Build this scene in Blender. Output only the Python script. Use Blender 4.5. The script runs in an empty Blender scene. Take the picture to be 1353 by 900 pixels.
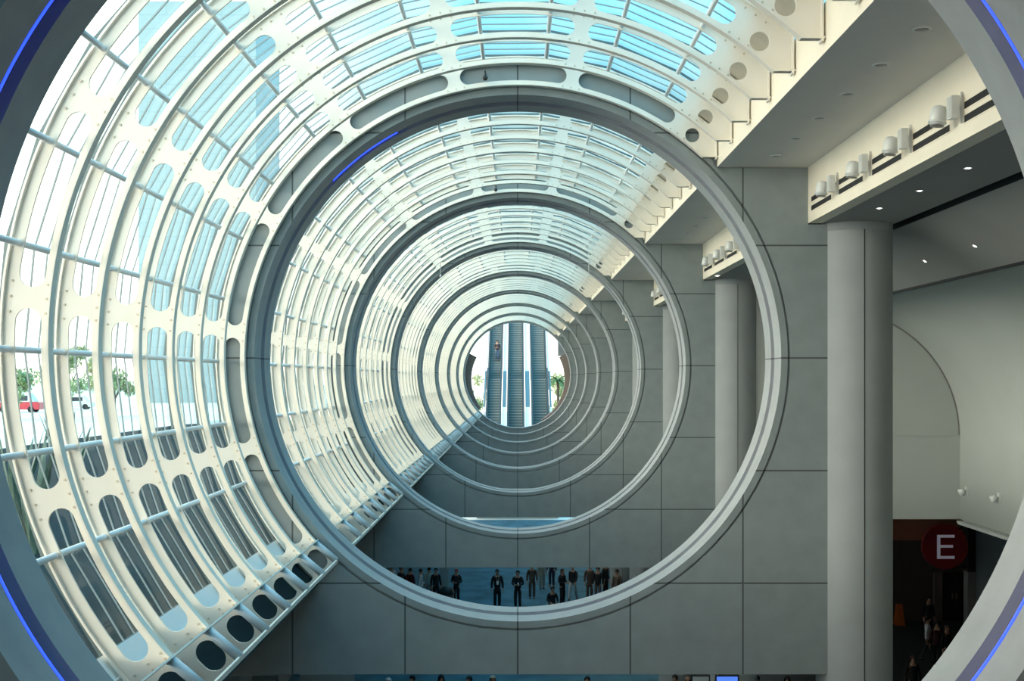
import bpy, bmesh, math, random
from mathutils import Vector, Matrix
random.seed(7)
S = bpy.context.scene
C = S.collection
PI = math.pi

# ------------------------------------------------------------------ camera
F = 1581.4            # focal length in pixels of the 1353 wide frame
VX, VY = 684.0, 501.0 # vanishing point of the hall axis
CZ = 10.9             # eye height above the lower lobby floor
cd = bpy.data.cameras.new('camera')
cam = bpy.data.objects.new('camera', cd); C.objects.link(cam)
cam.location = (0, 0, CZ); cam.rotation_euler = (PI/2, 0, 0)
cd.sensor_fit = 'HORIZONTAL'; cd.sensor_width = 36.0
cd.lens = 36.0*F/1353.0
cd.shift_x = (676.5-VX)/1353.0
cd.shift_y = (VY-450.0)/1353.0
cd.clip_end = 2000
S.camera = cam

# ------------------------------------------------------------------ exposure
S.view_settings.view_transform = 'Standard'
S.view_settings.look = 'None'
S.view_settings.gamma = 1.0
S.view_settings.use_curve_mapping = False
S.view_settings.exposure = 0.0
try:
    S.cycles.use_denoising = True
    S.cycles.max_bounces = 10
    S.cycles.diffuse_bounces = 6
    S.cycles.transparent_max_bounces = 24
    S.cycles.sample_clamp_indirect = 6.0
except Exception:
    pass

# ------------------------------------------------------------------ sky
SUNHAZE = 13.0
W = bpy.data.worlds.new('sky'); S.world = W; W.use_nodes = True
nt = W.node_tree; nt.nodes.clear()
def wn(t): return nt.nodes.new(t)
out = wn('ShaderNodeOutputWorld'); bg = wn('ShaderNodeBackground')
tc = wn('ShaderNodeTexCoord'); sep = wn('ShaderNodeSeparateXYZ')
nt.links.new(tc.outputs['Generated'], sep.inputs[0])
rz = wn('ShaderNodeValToRGB')                  # by height: bright hazy horizon, cyan overhead
nt.links.new(sep.outputs['Z'], rz.inputs[0])
def ramp(node, stops):
    el = node.color_ramp.elements
    while len(el) > 1: el.remove(el[-1])
    el[0].position = stops[0][0]; el[0].color = (*stops[0][1], 1)
    for p, c in stops[1:]:
        e = el.new(p); e.color = (*c, 1)
ramp(rz, [(0.0, (2.4,2.25,2.0)), (0.10, (1.25,1.6,1.65)), (0.20, (0.44,0.79,0.87)), (0.42, (0.45,1.75,2.5)), (1.0, (0.36,2.25,3.5))])
mr = wn('ShaderNodeMapRange'); mr.interpolation_type = 'SMOOTHSTEP'   # by bearing: bright haze on the seaward side
mr.inputs['From Min'].default_value = -0.30; mr.inputs['From Max'].default_value = -0.05
mr.inputs['To Min'].default_value = 1.0; mr.inputs['To Max'].default_value = 0.0
nt.links.new(sep.outputs['X'], mr.inputs['Value'])
nz = wn('ShaderNodeTexNoise'); nz.inputs['Scale'].default_value = 5.0; nz.inputs['Detail'].default_value = 4
nt.links.new(tc.outputs['Generated'], nz.inputs['Vector'])
rn = wn('ShaderNodeMapRange'); rn.inputs['From Min'].default_value = 0.45; rn.inputs['From Max'].default_value = 0.75
nt.links.new(nz.outputs['Fac'], rn.inputs['Value'])
mx2 = wn('ShaderNodeMath'); mx2.operation = 'MAXIMUM'
sc_ = wn('ShaderNodeMath'); sc_.operation = 'MULTIPLY'; sc_.inputs[1].default_value = 0.35
nt.links.new(rn.outputs[0], sc_.inputs[0])
nt.links.new(mr.outputs[0], mx2.inputs[0]); nt.links.new(sc_.outputs[0], mx2.inputs[1])
mix = wn('ShaderNodeMix'); mix.data_type = 'RGBA'
nt.links.new(mx2.outputs[0], mix.inputs['Factor'])
nt.links.new(rz.outputs[0], mix.inputs['A'])
mix.inputs['B'].default_value = (2.7, 2.6, 2.35, 1)
# sun behind thin cloud: a broad bright patch of sky to the left and behind the viewer
dt = wn('ShaderNodeVectorMath'); dt.operation = 'DOT_PRODUCT'
sd = Vector((-0.95, -0.30, 0.05)).normalized(); dt.inputs[1].default_value = sd
nt.links.new(tc.outputs['Generated'], dt.inputs[0])
mg = wn('ShaderNodeMapRange'); mg.interpolation_type = 'SMOOTHSTEP'
mg.inputs['From Min'].default_value = 0.25; mg.inputs['From Max'].default_value = 1.0; mg.inputs['To Max'].default_value = 1.0
nt.links.new(dt.outputs['Value'], mg.inputs['Value'])
ad = wn('ShaderNodeMix'); ad.data_type = 'RGBA'; ad.blend_type = 'ADD'
mz = wn('ShaderNodeMapRange'); mz.interpolation_type = 'SMOOTHSTEP'      # thinning upward
mz.inputs['From Min'].default_value = 0.03; mz.inputs['From Max'].default_value = 0.36; mz.inputs['To Min'].default_value = 1.0; mz.inputs['To Max'].default_value = 0.0
nt.links.new(sep.outputs['Z'], mz.inputs['Value'])
mm = wn('ShaderNodeMath'); mm.operation = 'MULTIPLY'
nt.links.new(mg.outputs[0], mm.inputs[0]); nt.links.new(mz.outputs[0], mm.inputs[1])
nt.links.new(mm.outputs[0], ad.inputs['Factor']); nt.links.new(mix.outputs['Result'], ad.inputs['A'])
ad.inputs['B'].default_value = (SUNHAZE*1.03, SUNHAZE*0.90, SUNHAZE*0.73, 1)
nt.links.new(ad.outputs['Result'], bg.inputs['Color'])
bg.inputs['Strength'].default_value = 1.0
nt.links.new(bg.outputs[0], out.inputs['Surface'])

# ------------------------------------------------------------------ materials
def mat(name, col, rough=0.6, metal=0.0, noise=0.0, nscale=6.0, spec=None, emit=None, estr=0.0):
    m = bpy.data.materials.new(name); m.use_nodes = True
    t = m.node_tree; b = t.nodes['Principled BSDF']
    b.inputs['Base Color'].default_value = (*col, 1); b.inputs['Roughness'].default_value = rough
    b.inputs['Metallic'].default_value = metal
    if spec is not None: b.inputs['Specular IOR Level'].default_value = spec
    if emit:
        b.inputs['Emission Color'].default_value = (*emit, 1); b.inputs['Emission Strength'].default_value = estr
    if noise > 0:
        co = t.nodes.new('ShaderNodeTexCoord'); n = t.nodes.new('ShaderNodeTexNoise')
        n.inputs['Scale'].default_value = nscale; n.inputs['Detail'].default_value = 6
        r = t.nodes.new('ShaderNodeValToRGB')
        ramp(r, [(0.3, tuple(c*(1-noise) for c in col)), (0.7, tuple(min(1, c*(1+noise)) for c in col))])
        t.links.new(co.outputs['Object'], n.inputs['Vector']); t.links.new(n.outputs['Fac'], r.inputs[0])
        t.links.new(r.outputs[0], b.inputs['Base Color'])
    return m

def concrete(name, col, grid=None, cross=False, jw=0.012):
    """cast concrete; grid = spacing of the panel joints, cross = joints on the two centre lines only"""
    m = mat(name, col, 0.75, noise=0.07, nscale=3.0)
    t = m.node_tree; b = t.nodes['Principled BSDF']
    ramp_out = b.inputs['Base Color'].links[0].from_socket
    co = t.nodes.new('ShaderNodeTexCoord'); sp = t.nodes.new('ShaderNodeSeparateXYZ')
    t.links.new(co.outputs['Object'], sp.inputs[0])
    def line(sock, w):
        if grid:
            p = t.nodes.new('ShaderNodeMath'); p.operation = 'PINGPONG'; p.inputs[1].default_value = grid/2
            a0 = t.nodes.new('ShaderNodeMath'); a0.operation = 'ADD'; a0.inputs[1].default_value = grid*50
            t.links.new(sock, a0.inputs[0]); t.links.new(a0.outputs[0], p.inputs[0])
        else:
            p = t.nodes.new('ShaderNodeMath'); p.operation = 'ABSOLUTE'; t.links.new(sock, p.inputs[0])
        l = t.nodes.new('ShaderNodeMath'); l.operation = 'LESS_THAN'; l.inputs[1].default_value = w
        t.links.new(p.outputs[0], l.inputs[0]); return l.outputs[0]
    if grid or cross:
        a = line(sp.outputs['X'], jw); c = line(sp.outputs['Z'], jw)
        mxx = t.nodes.new('ShaderNodeMath'); mxx.operation = 'MAXIMUM'
        t.links.new(a, mxx.inputs[0]); t.links.new(c, mxx.inputs[1])
        mi = t.nodes.new('ShaderNodeMix'); mi.data_type = 'RGBA'
        t.links.new(mxx.outputs[0], mi.inputs['Factor']); t.links.new(ramp_out, mi.inputs['A'])
        mi.inputs['B'].default_value = (*[x*0.3 for x in col], 1)
        t.links.new(mi.outputs['Result'], b.inputs['Base Color'])
    n2 = t.nodes.new('ShaderNodeTexNoise'); n2.inputs['Scale'].default_value = 60
    bp = t.nodes.new('ShaderNodeBump'); bp.inputs['Strength'].default_value = 0.12; bp.inputs['Distance'].default_value = 0.01
    t.links.new(co.outputs['Object'], n2.inputs['Vector']); t.links.new(n2.outputs['Fac'], bp.inputs['Height'])
    t.links.new(bp.outputs[0], b.inputs['Normal'])
    return m

GRID = 1.667
M = {}
M['wall'] = concrete('panel concrete', (0.25,0.288,0.292), grid=GRID)
M['soffit'] = concrete('ring concrete', (0.315,0.335,0.34), cross=True, jw=0.01)
M['plain'] = concrete('plain concrete', (0.26,0.27,0.27))
M['column'] = mat('column concrete', (0.31,0.335,0.335), 0.7, noise=0.05, nscale=2)
M['steel'] = mat('cream painted steel', (0.83,0.78,0.69), 0.45, noise=0.03, nscale=2)
M['purlin'] = mat('grey painted tube', (0.86,0.90,0.91), 0.4)
M['pipe'] = mat('pale blue painted tube', (0.60,0.68,0.72), 0.4)
M['bar'] = mat('dark glazing bar', (0.10,0.14,0.15), 0.4, 0.3)
M['palebar'] = mat('pale glazing bar', (0.24,0.31,0.33), 0.4)
M['panel'] = mat('white enamel panel', (0.72,0.78,0.80), 0.35)
M['cream'] = mat('cream plaster', (0.80,0.73,0.60), 0.7, noise=0.04, nscale=1.5)
M['ceil'] = mat('grey plaster', (0.70,0.68,0.64), 0.8, noise=0.03, nscale=1)
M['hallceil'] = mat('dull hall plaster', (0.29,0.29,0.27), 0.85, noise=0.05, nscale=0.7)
M['vault'] = mat('vault plaster', (0.43,0.455,0.43), 0.8, noise=0.04, nscale=0.6)
M['black'] = mat('black void', (0.008,0.009,0.01), 0.8)
M['lampmetal'] = mat('pale grey enamel', (0.66,0.68,0.66), 0.35, noise=0.03)
M['bulb'] = mat('lit lamp', (1,1,1), 0.4, emit=(1.0,0.95,0.88), estr=9.0)
M['dulllens'] = mat('unlit lens', (0.22,0.21,0.20), 0.3)
M['neon'] = mat('lit blue tube', (0.05,0.08,0.9), 0.4, emit=(0.018,0.055,1.0), estr=3.0)
M['dimneon'] = mat('dimly lit blue tube', (0.05,0.08,0.5), 0.4, emit=(0.03,0.05,1.0), estr=0.45)
M['carpet'] = mat('blue carpet', (0.055,0.165,0.225), 0.9, noise=0.35, nscale=0.9)
M['tan'] = mat('shaded cream panel', (0.50,0.45,0.36), 0.7, noise=0.05)  # cream panel darkened, shade behind the rib holes put into its colour
M['asphalt'] = mat('dark paving', (0.008,0.026,0.033), 0.9, spec=0.05, noise=0.2, nscale=0.5)
M['pale'] = mat('pale paving', (0.78,0.75,0.68), 0.8, noise=0.1, nscale=0.1)
M['brown'] = mat('red brown fascia', (0.42,0.17,0.11), 0.7)
M['darkwall'] = mat('dark brown wall', (0.075,0.06,0.055), 0.8)
M['jamb'] = mat('door jamb', (0.16,0.12,0.11), 0.7)
M['bluepanel'] = mat('blue grey panel', (0.36,0.46,0.50), 0.6)
M['signred'] = mat('sign red', (0.30,0.012,0.02), 0.5)
M['signwhite'] = mat('sign letter', (0.55,0.55,0.62), 0.5, emit=(0.75,0.75,0.9), estr=0.12)
M['darkmetal'] = mat('dark metal', (0.03,0.03,0.032), 0.4, 0.5)
M['step'] = mat('escalator steps', (0.13,0.19,0.19), 0.5, 0.2)
M['rail'] = mat('black rubber', (0.015,0.018,0.02), 0.5)
M['stainless'] = mat('bright cladding', (0.85,0.87,0.90), 0.3, 0.1)
M['balus'] = mat('teal balustrade', (0.10,0.16,0.18), 0.3)
M['leaf'] = mat('leaves', (0.34,0.42,0.20), 0.6, noise=0.5, nscale=2)
M['palm'] = mat('palm leaves', (0.16,0.22,0.07), 0.6, noise=0.4, nscale=2)
M['agave'] = mat('agave leaves', (0.06,0.12,0.09), 0.5, noise=0.3)
M['bark'] = mat('bark', (0.12,0.09,0.07), 0.9, noise=0.3)
M['tyre'] = mat('tyre', (0.02,0.02,0.02), 0.9)
M['carwhite'] = mat('white car paint', (0.8,0.8,0.8), 0.3)
M['carred'] = mat('red car paint', (0.6,0.04,0.06), 0.3)
M['carglass'] = mat('car glass', (0.03,0.04,0.05), 0.1)
M['screen'] = mat('lit screen', (0.05,0.1,0.5), 0.3, emit=(0.10,0.25,0.9), estr=0.9)
M['bin'] = mat('dark green bin', (0.015,0.022,0.024), 0.5)
M['banner'] = mat('pale banner', (0.42,0.46,0.46), 0.8)
M['orange'] = mat('orange plastic', (0.55,0.13,0.02), 0.6)

def glass():
    m = bpy.data.materials.new('pale tinted glass'); m.use_nodes = True
    t = m.node_tree; t.nodes.clear()
    o = t.nodes.new('ShaderNodeOutputMaterial'); tr = t.nodes.new('ShaderNodeBsdfTransparent')
    tr.inputs[0].default_value = (0.85,0.93,0.93,1)
    g = t.nodes.new('ShaderNodeBsdfGlossy'); g.inputs['Roughness'].default_value = 0.02
    mi = t.nodes.new('ShaderNodeMixShader')
    lw = t.nodes.new('ShaderNodeLayerWeight'); lw.inputs['Blend'].default_value = 0.5
    pw = t.nodes.new('ShaderNodeMath'); pw.operation = 'POWER'; pw.inputs[1].default_value = 6.5
    mr = t.nodes.new('ShaderNodeMapRange'); mr.inputs['To Min'].default_value = 0.03; mr.inputs['To Max'].default_value = 0.95
    t.links.new(lw.outputs['Facing'], pw.inputs[0]); t.links.new(pw.outputs[0], mr.inputs['Value']); t.links.new(mr.outputs[0], mi.inputs[0])
    t.links.new(tr.outputs[0], mi.inputs[1]); t.links.new(g.outputs[0], mi.inputs[2]); t.links.new(mi.outputs[0], o.inputs[0])
    return m
M['glass'] = glass()

def tower_glass():
    m = mat('blue tower glass', (0.16,0.36,0.46), 0.25)
    t = m.node_tree; b = t.nodes['Principled BSDF']
    co = t.nodes.new('ShaderNodeTexCoord'); br = t.nodes.new('ShaderNodeTexBrick')
    mp = t.nodes.new('ShaderNodeMapping'); mp.inputs['Rotation'].default_value = (PI/2,0,0)
    br.offset = 0; br.inputs['Scale'].default_value = 0.12
    br.inputs['Color1'].default_value = (0.22,0.34,0.37,1); br.inputs['Color2'].default_value = (0.225,0.345,0.38,1)
    br.inputs['Mortar'].default_value = (0.17,0.28,0.32,1); br.inputs['Mortar Size'].default_value = 0.006
    t.links.new(co.outputs['Object'], mp.inputs[0]); t.links.new(mp.outputs[0], br.inputs['Vector']); t.links.new(br.outputs['Color'], b.inputs['Base Color'])
    return m
M['tower'] = tower_glass()

# ------------------------------------------------------------------ helpers
def px(x, y, Y): return Vector(((x-VX)*Y/F, Y, CZ+(VY-y)*Y/F))
def link(name, me, m, parent=None, loc=(0,0,0), smooth=False):
    o = bpy.data.objects.new(name, me); C.objects.link(o); o.location = loc
    if m is not None:
        for x in (m if isinstance(m, (list, tuple)) else [m]): me.materials.append(x)
    if parent is not None: o.parent = parent
    if smooth: me.shade_smooth()
    return o
def tag(o, label=None, cat=None, group=None, kind=None):
    if label: o['label'] = label
    if cat: o['category'] = cat
    if group: o['group'] = group
    if kind: o['kind'] = kind
    return o
def thing(name, label, cat, loc=(0,0,0), group=None, rz=0):
    o = bpy.data.objects.new(name, None); C.objects.link(o); o.location = loc; o.rotation_euler = (0,0,rz)
    o.empty_display_size = 0.2
    return tag(o, label, cat, group, 'thing')
def struct(o): o['kind'] = 'structure'; return o
def tomesh(bm, name='m', angle=None):
    bmesh.ops.recalc_face_normals(bm, faces=bm.faces)
    me = bpy.data.meshes.new(name); bm.to_mesh(me); bm.free(); return me
def box(bm, x0,x1,y0,y1,z0,z1, mi=0):
    vs = [bm.verts.new((x,y,z)) for x in (x0,x1) for y in (y0,y1) for z in (z0,z1)]
    for a in ((0,1,3,2),(4,6,7,5),(0,4,5,1),(2,3,7,6),(0,2,6,4),(1,5,7,3)):
        f = bm.faces.new([vs[i] for i in a]); f.material_index = mi
    return vs
def tube(bm, pts, r, n=10, cap=True, mi=0):
    pts = [Vector(p) for p in pts]
    rs = r if isinstance(r, (list,tuple)) else [r]*len(pts)
    rings = []
    up0 = Vector((0,0,1))
    for i, p in enumerate(pts):
        d = (pts[min(i+1,len(pts)-1)]-pts[max(i-1,0)]).normalized()
        up = up0 if abs(d.dot(up0)) < 0.95 else Vector((1,0,0))
        a = d.cross(up).normalized(); b = d.cross(a).normalized()
        rings.append([bm.verts.new(p+(a*math.cos(2*PI*k/n)+b*math.sin(2*PI*k/n))*rs[i]) for k in range(n)])
    for A, B in zip(rings, rings[1:]):
        for k in range(n):
            f = bm.faces.new((A[k],A[(k+1)%n],B[(k+1)%n],B[k])); f.smooth = True; f.material_index = mi
    if cap:
        for R_ in (rings[0], rings[-1]):
            f = bm.faces.new(R_); f.material_index = mi
def lathe_z(bm, prof, n=24, mi=0, cap=True, smooth=True):
    rings = [[bm.verts.new((r*math.cos(2*PI*k/n), r*math.sin(2*PI*k/n), z)) for k in range(n)] for r, z in prof]
    for A, B in zip(rings, rings[1:]):
        for k in range(n):
            f = bm.faces.new((A[k],A[(k+1)%n],B[(k+1)%n],B[k])); f.smooth = smooth; f.material_index = mi
    if cap:
        for R_ in (rings[0], rings[-1]): bm.faces.new(R_).material_index = mi
def prism_y(bm, pts, y0, y1, mi=0, closed=True):
    A = [bm.verts.new((x,y0,z)) for x,z in pts]; B = [bm.verts.new((x,y1,z)) for x,z in pts]
    n = len(pts)
    for k in range(n if closed else n-1):
        bm.faces.new((A[k],A[(k+1)%n],B[(k+1)%n],B[k])).material_index = mi
    if closed:
        bm.faces.new(A).material_index = mi; bm.faces.new(B).material_index = mi
def plate(outline, holes, y0, y1):
    """flat plate in the XZ plane with holes, thickness from y0 to y1"""
    cu = bpy.data.curves.new('tmp', 'CURVE'); cu.dimensions = '2D'; cu.fill_mode = 'BOTH'
    cu.extrude = abs(y1-y0)/2
    for L in [outline]+list(holes):
        s = cu.splines.new('POLY'); s.points.add(len(L)-1); s.use_cyclic_u = True
        for p, (x, z) in zip(s.points, L): p.co = (x, z, 0, 1)
    ob = bpy.data.objects.new('tmp', cu); C.objects.link(ob)
    dg = bpy.context.evaluated_depsgraph_get(); dg.update()
    me = bpy.data.meshes.new_from_object(ob.evaluated_get(dg))
    bpy.data.objects.remove(ob); bpy.data.curves.remove(cu)
    me.transform(Matrix(((1,0,0,0),(0,0,-1,(y0+y1)/2),(0,1,0,0),(0,0,0,1))))
    me.materials.clear()
    return me
def pol(r, deg): a = math.radians(deg); return (r*math.sin(a), r*math.cos(a))
ORD = ['first','second','third','fourth','fifth','sixth','seventh','eighth','ninth','tenth','eleventh','twelfth','thirteenth','fourteenth']

# ------------------------------------------------------------------ measures
R = 3.9; U = F*R/1000.0
L = 1.63*U
DEP = 1.135
NR = 9
near = [1.2425*U + L*n for n in range(-1, NR)]   # index 0 is the bay behind the camera
def nearY(n): return near[n+1]
def farY(n): return near[n+1]+DEP
RC = CZ+0.312          # height of the ring centres
BEAM = CZ-4.37
SOF = CZ+3.135
CEIL = CZ+2.31
XW = 4.546
XC = 4.30
XS = 2.95
ENDY = farY(NR-1)
BACK = nearY(-1)-1.5

# ------------------------------------------------------------------ floor, outside ground
bm = bmesh.new(); box(bm, -8.6, 30, BACK-0.5, 92.6, -0.3, 0.0)
struct(link('floor', tomesh(bm), M['carpet']))
bm = bmesh.new(); box(bm, -60, 60, 92.6, 400, -0.35, -0.02)
struct(link('ground_plaza', tomesh(bm), M['pale']))
bm = bmesh.new(); box(bm, -26, -4.95, BACK-6, 93.2, 7.0, 7.4)
struct(link('ground_terrace', tomesh(bm), M['asphalt']))
bm = bmesh.new(); box(bm, -500, -26, -60, 700, 6.9, 7.35)
struct(link('ground_street', tomesh(bm), M['pale']))

# ------------------------------------------------------------------ cross walls with round openings
RH = 4.15
def wall_mesh():
    pts = [(XW+0.06, BEAM-RC), (XW+0.06, CEIL-RC-0.02), (XC-0.003, CEIL-RC-0.02), (XC-0.003, SOF-RC-0.005), (XS-0.03, SOF-RC-0.005), (XS-0.03, 3.35)]
    for k in range(0, 91): pts.append(pol(4.47, 41.0-k*(41.0+138.0)/90))
    pts += [(-4.6, -3.45), (-4.6, BEAM-RC)]
    hole = [pol(RH, 360*k/192) for k in range(192)]
    return plate(pts, [hole], 0.0, DEP)
wm = wall_mesh(); wm.materials.append(M['wall'])
for n in range(NR):
    o = link('wall_cross_%d' % (n+1), wm, None, loc=(0, nearY(n), RC)); struct(o)

# the rings set into the walls
def revolve(prof, n, a0=0, a1=360):
    """prof: list of (y, r, material of the face that follows)"""
    bm = bmesh.new(); full = abs(a1-a0) >= 360
    cnt = n if full else n+1
    rows = []
    for k in range(cnt):
        a = a0+(a1-a0)*k/n
        rows.append([bm.verts.new((pol(r,a)[0], y, pol(r,a)[1])) for y, r, _ in prof])
    for k in range(n):
        A = rows[k]; B = rows[(k+1) % cnt]
        for i in range(len(prof)-1):
            f = bm.faces.new((A[i],A[i+1],B[i+1],B[i])); f.material_index = prof[i][2]; f.smooth = False
    return bm
ring_prof = [(0,RH,0),(0,4.035,0),(.04,4.035,0),(.04,4.0,0),(0,4.0,0),(0,R,1),(.465,R,1)]
groove_prof = [(.465,R,0),(.465,4.02,0),(.70,4.02,0),(.70,R,0)]
tail_prof = [(.70,R,1),(DEP,R,1),(DEP,RH,0)]
ring_me = tomesh(revolve(ring_prof, 192)); tail_me = tomesh(revolve(tail_prof, 192)); groove_me = tomesh(revolve(groove_prof, 192))
for me in (ring_me, tail_me): me.materials.append(M['wall']); me.materials.append(M['soffit'])
groove_me.materials.append(M['soffit'])
def arc_tube(r, y, rad, a0, a1, n=60):
    bm = bmesh.new(); tube(bm, [(pol(r,a0+(a1-a0)*k/n)[0], y, pol(r,a0+(a1-a0)*k/n)[1]) for k in range(n+1)], rad, 8)
    return tomesh(bm)
lit_low = [arc_tube(3.902, .495, .009, a+0.4, a+89.6) for a in (0,90,180,270)]
lit_in = [arc_tube(3.965, .487, .012, a+0.4, a+89.6) for a in (0,90,180,270)]
for me in lit_low: me.materials.append(M['neon'])
for me in lit_in: me.materials.append(M['dimneon'])
for n in range(NR):
    t = thing('concrete_ring', 'round concrete ring opening with light groove, %s from the front of the row' % ORD[n], 'ring', (0, nearY(n), RC), 'concrete rings along the hall')
    link('front_rim', ring_me, None, t); link('rear_rim', tail_me, None, t); g = link('light_groove', groove_me, None, t)
    if n < 6:
        for me in (lit_low if n == 0 else lit_in):
            o = link('light_tube', me, None, g); o['label'] = 'blue lit tube'
    if n == 1:
        me = arc_tube(3.902, .497, .0125, -46, -28, 20); me.materials.append(M['neon'])
        o = link('light_tube', me, None, g); o['label'] = 'brightest blue lit tube'

# wall closing the hall behind the viewer
bm = bmesh.new(); box(bm, -6, 30, BACK-0.3, BACK, 0, 15.5); struct(link('wall_back', tomesh(bm), M['plain']))

# ------------------------------------------------------------------ right-hand ceilings and walls
Y0, Y1 = BACK, ENDY
ROOF = CZ+3.62
bm = bmesh.new(); box(bm, XS, 30, Y0, Y1, SOF+0.25, ROOF); struct(link('ceiling_roof_slab', tomesh(bm), M['cream']))
for n in range(-1, NR-1):
    a = farY(n) if n >= 0 else BACK; b = nearY(n+1)
    bm = bmesh.new(); box(bm, XS, XC+0.2, a, b, SOF, SOF+0.25)
    for f in bm.faces: f.material_index = 1 if f.normal.z < -0.5 else 0
    bm.normal_update()
    for f in bm.faces: f.material_index = 1 if f.calc_center_median().z < SOF+0.01 else 0
    struct(link('ceiling_soffit_%d' % (n+2), tomesh(bm), [M['cream'], M['ceil']]))
    bm = bmesh.new(); box(bm, XC, XC+0.2, a, b, CEIL-.003, SOF); struct(link('wall_upper_%d' % (n+2), tomesh(bm), M['cream']))
LUN = nearY(2)         # plane of the arched end wall
xc, zs, rv = 7.33, CZ-1.30, 2.93
WB = CZ-3.25           # bottom of the vault wall
bm = bmesh.new()
prism_y(bm, [(XC+.2,CEIL),(5.60,CEIL),(5.60,CEIL+.2),(XC+.2,CEIL+.2)], Y0, LUN)
prism_y(bm, [(5.60,CEIL+.12),(5.83,CEIL+.12),(5.83,CEIL+.2),(5.60,CEIL+.2)], Y0, LUN, 1)
prism_y(bm, [(5.815,CEIL+.002),(5.829,CEIL+.002),(5.829,CEIL+.12),(5.815,CEIL+.12)], Y0, LUN, 1)
prism_y(bm, [(5.83,CEIL),(7.04,zs+rv),(7.04,CEIL+.2),(5.83,CEIL+.2)], Y0, LUN)
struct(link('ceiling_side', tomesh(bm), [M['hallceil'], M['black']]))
bm = bmesh.new()
arc = [(xc+rv*math.cos(math.radians(90-k*2.5)), zs+rv*math.sin(math.radians(90-k*2.5))) for k in range(37)]
arc2 = [(xc+(rv+.2)*math.cos(math.radians(90-k*2.5)), zs+(rv+.2)*math.sin(math.radians(90-k*2.5))) for k in range(37)]
P = [(7.08, zs+rv+0.005)] + arc + [(xc+rv, WB), (xc+rv+.2, WB)] + arc2[::-1] + [(7.08, zs+rv+.2)]
A = [bm.verts.new((x,Y0,z)) for x,z in P]; B = [bm.verts.new((x,LUN,z)) for x,z in P]
for k in range(len(P)):
    f = bm.faces.new((A[k],A[(k+1)%len(P)],B[(k+1)%len(P)],B[k])); f.smooth = True
me = tomesh(bm)
struct(link('ceiling_vault', me, M['vault']))
bm = bmesh.new(); prism_y(bm, [(xc+rv-.14,WB-.02),(xc+rv+.3,WB-.02),(xc+rv+.3,WB-.10),(xc+rv-.10,WB-.10)], Y0, LUN-0.15)
struct(link('trim_1', tomesh(bm), M['vault']))
# arched end wall: plane wall set a little behind the vault's end, with a string line at the springing
pts = [(xc+rv+.3, WB), (xc+rv+.3, CEIL), (XW+.26, CEIL), (XW+.26, WB)]
me = plate(pts, [], LUN, LUN+.3); struct(link('wall_arch_end', me, M['vault']))
bm = bmesh.new(); box(bm, XW+.3, xc+rv, LUN-.012, LUN, zs-.03, zs); struct(link('trim_2', tomesh(bm), M['vault']))
# dark joints: where the sloping ceiling meets the vault, and round the arched wall
bm = bmesh.new(); box(bm, 7.02, 7.06, Y0, LUN, zs+rv-.03, zs+rv+.02)
struct(link('trim_50', tomesh(bm), M['black']))
bm = bmesh.new()
prism_y(bm, [(xc+(rv-.005)*math.cos(math.radians(90-k*2.5)), zs+(rv-.005)*math.sin(math.radians(90-k*2.5))) for k in range(37)]+[(xc+(rv-.035)*math.cos(math.radians(k*2.5)), zs+(rv-.035)*math.sin(math.radians(k*2.5))) for k in range(37)], LUN-.012, LUN)
struct(link('trim_51', tomesh(bm), M['dulllens']))
# lower hall ceiling
bm = bmesh.new(); box(bm, XW+.3, 30, LUN+.3, 93, WB, WB+.25); box(bm, xc+rv+.3, 30, Y0, LUN+.3, WB, WB+.25)
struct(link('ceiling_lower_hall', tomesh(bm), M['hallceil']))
bm = bmesh.new(); box(bm, 6.6, 6.8, LUN+.3, 93, WB+.25, SOF+.25); struct(link('wall_far_right', tomesh(bm), M['plain']))
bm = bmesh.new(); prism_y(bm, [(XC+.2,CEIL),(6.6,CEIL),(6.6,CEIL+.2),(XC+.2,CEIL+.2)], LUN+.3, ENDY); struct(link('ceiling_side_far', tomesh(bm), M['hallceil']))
bm = bmesh.new(); box(bm, 29.5, 30, Y0, 93, 0, WB); struct(link('wall_right', tomesh(bm), M['darkwall']))

# left outer wall under the glazing, and its ledge
bm = bmesh.new(); box(bm, -4.95, -4.62, Y0, ENDY, BEAM-.02, RC-3.36); struct(link('wall_left', tomesh(bm), M['plain']))
bm = bmesh.new(); box(bm, -8.6, -4.62, Y0, 93.2, BEAM-.1, BEAM-.02); struct(link('ceiling_left_aisle', tomesh(bm), M['plain']))
bm = bmesh.new(); box(bm, -8.6, -8.3, Y0, 93.2, 0, BEAM-.1); struct(link('wall_left_aisle', tomesh(bm), M['plain']))
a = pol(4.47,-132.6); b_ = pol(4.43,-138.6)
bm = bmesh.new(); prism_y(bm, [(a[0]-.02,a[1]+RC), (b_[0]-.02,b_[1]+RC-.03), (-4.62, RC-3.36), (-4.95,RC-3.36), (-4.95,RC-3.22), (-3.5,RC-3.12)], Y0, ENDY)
M['cellshade'] = mat('black membrane', (0.016,0.028,0.032), 0.95, spec=0.05)  # near-black colour paints in the shade inside the ledge cells
struct(link('wall_left_curb', tomesh(bm), M['cellshade']))

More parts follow.
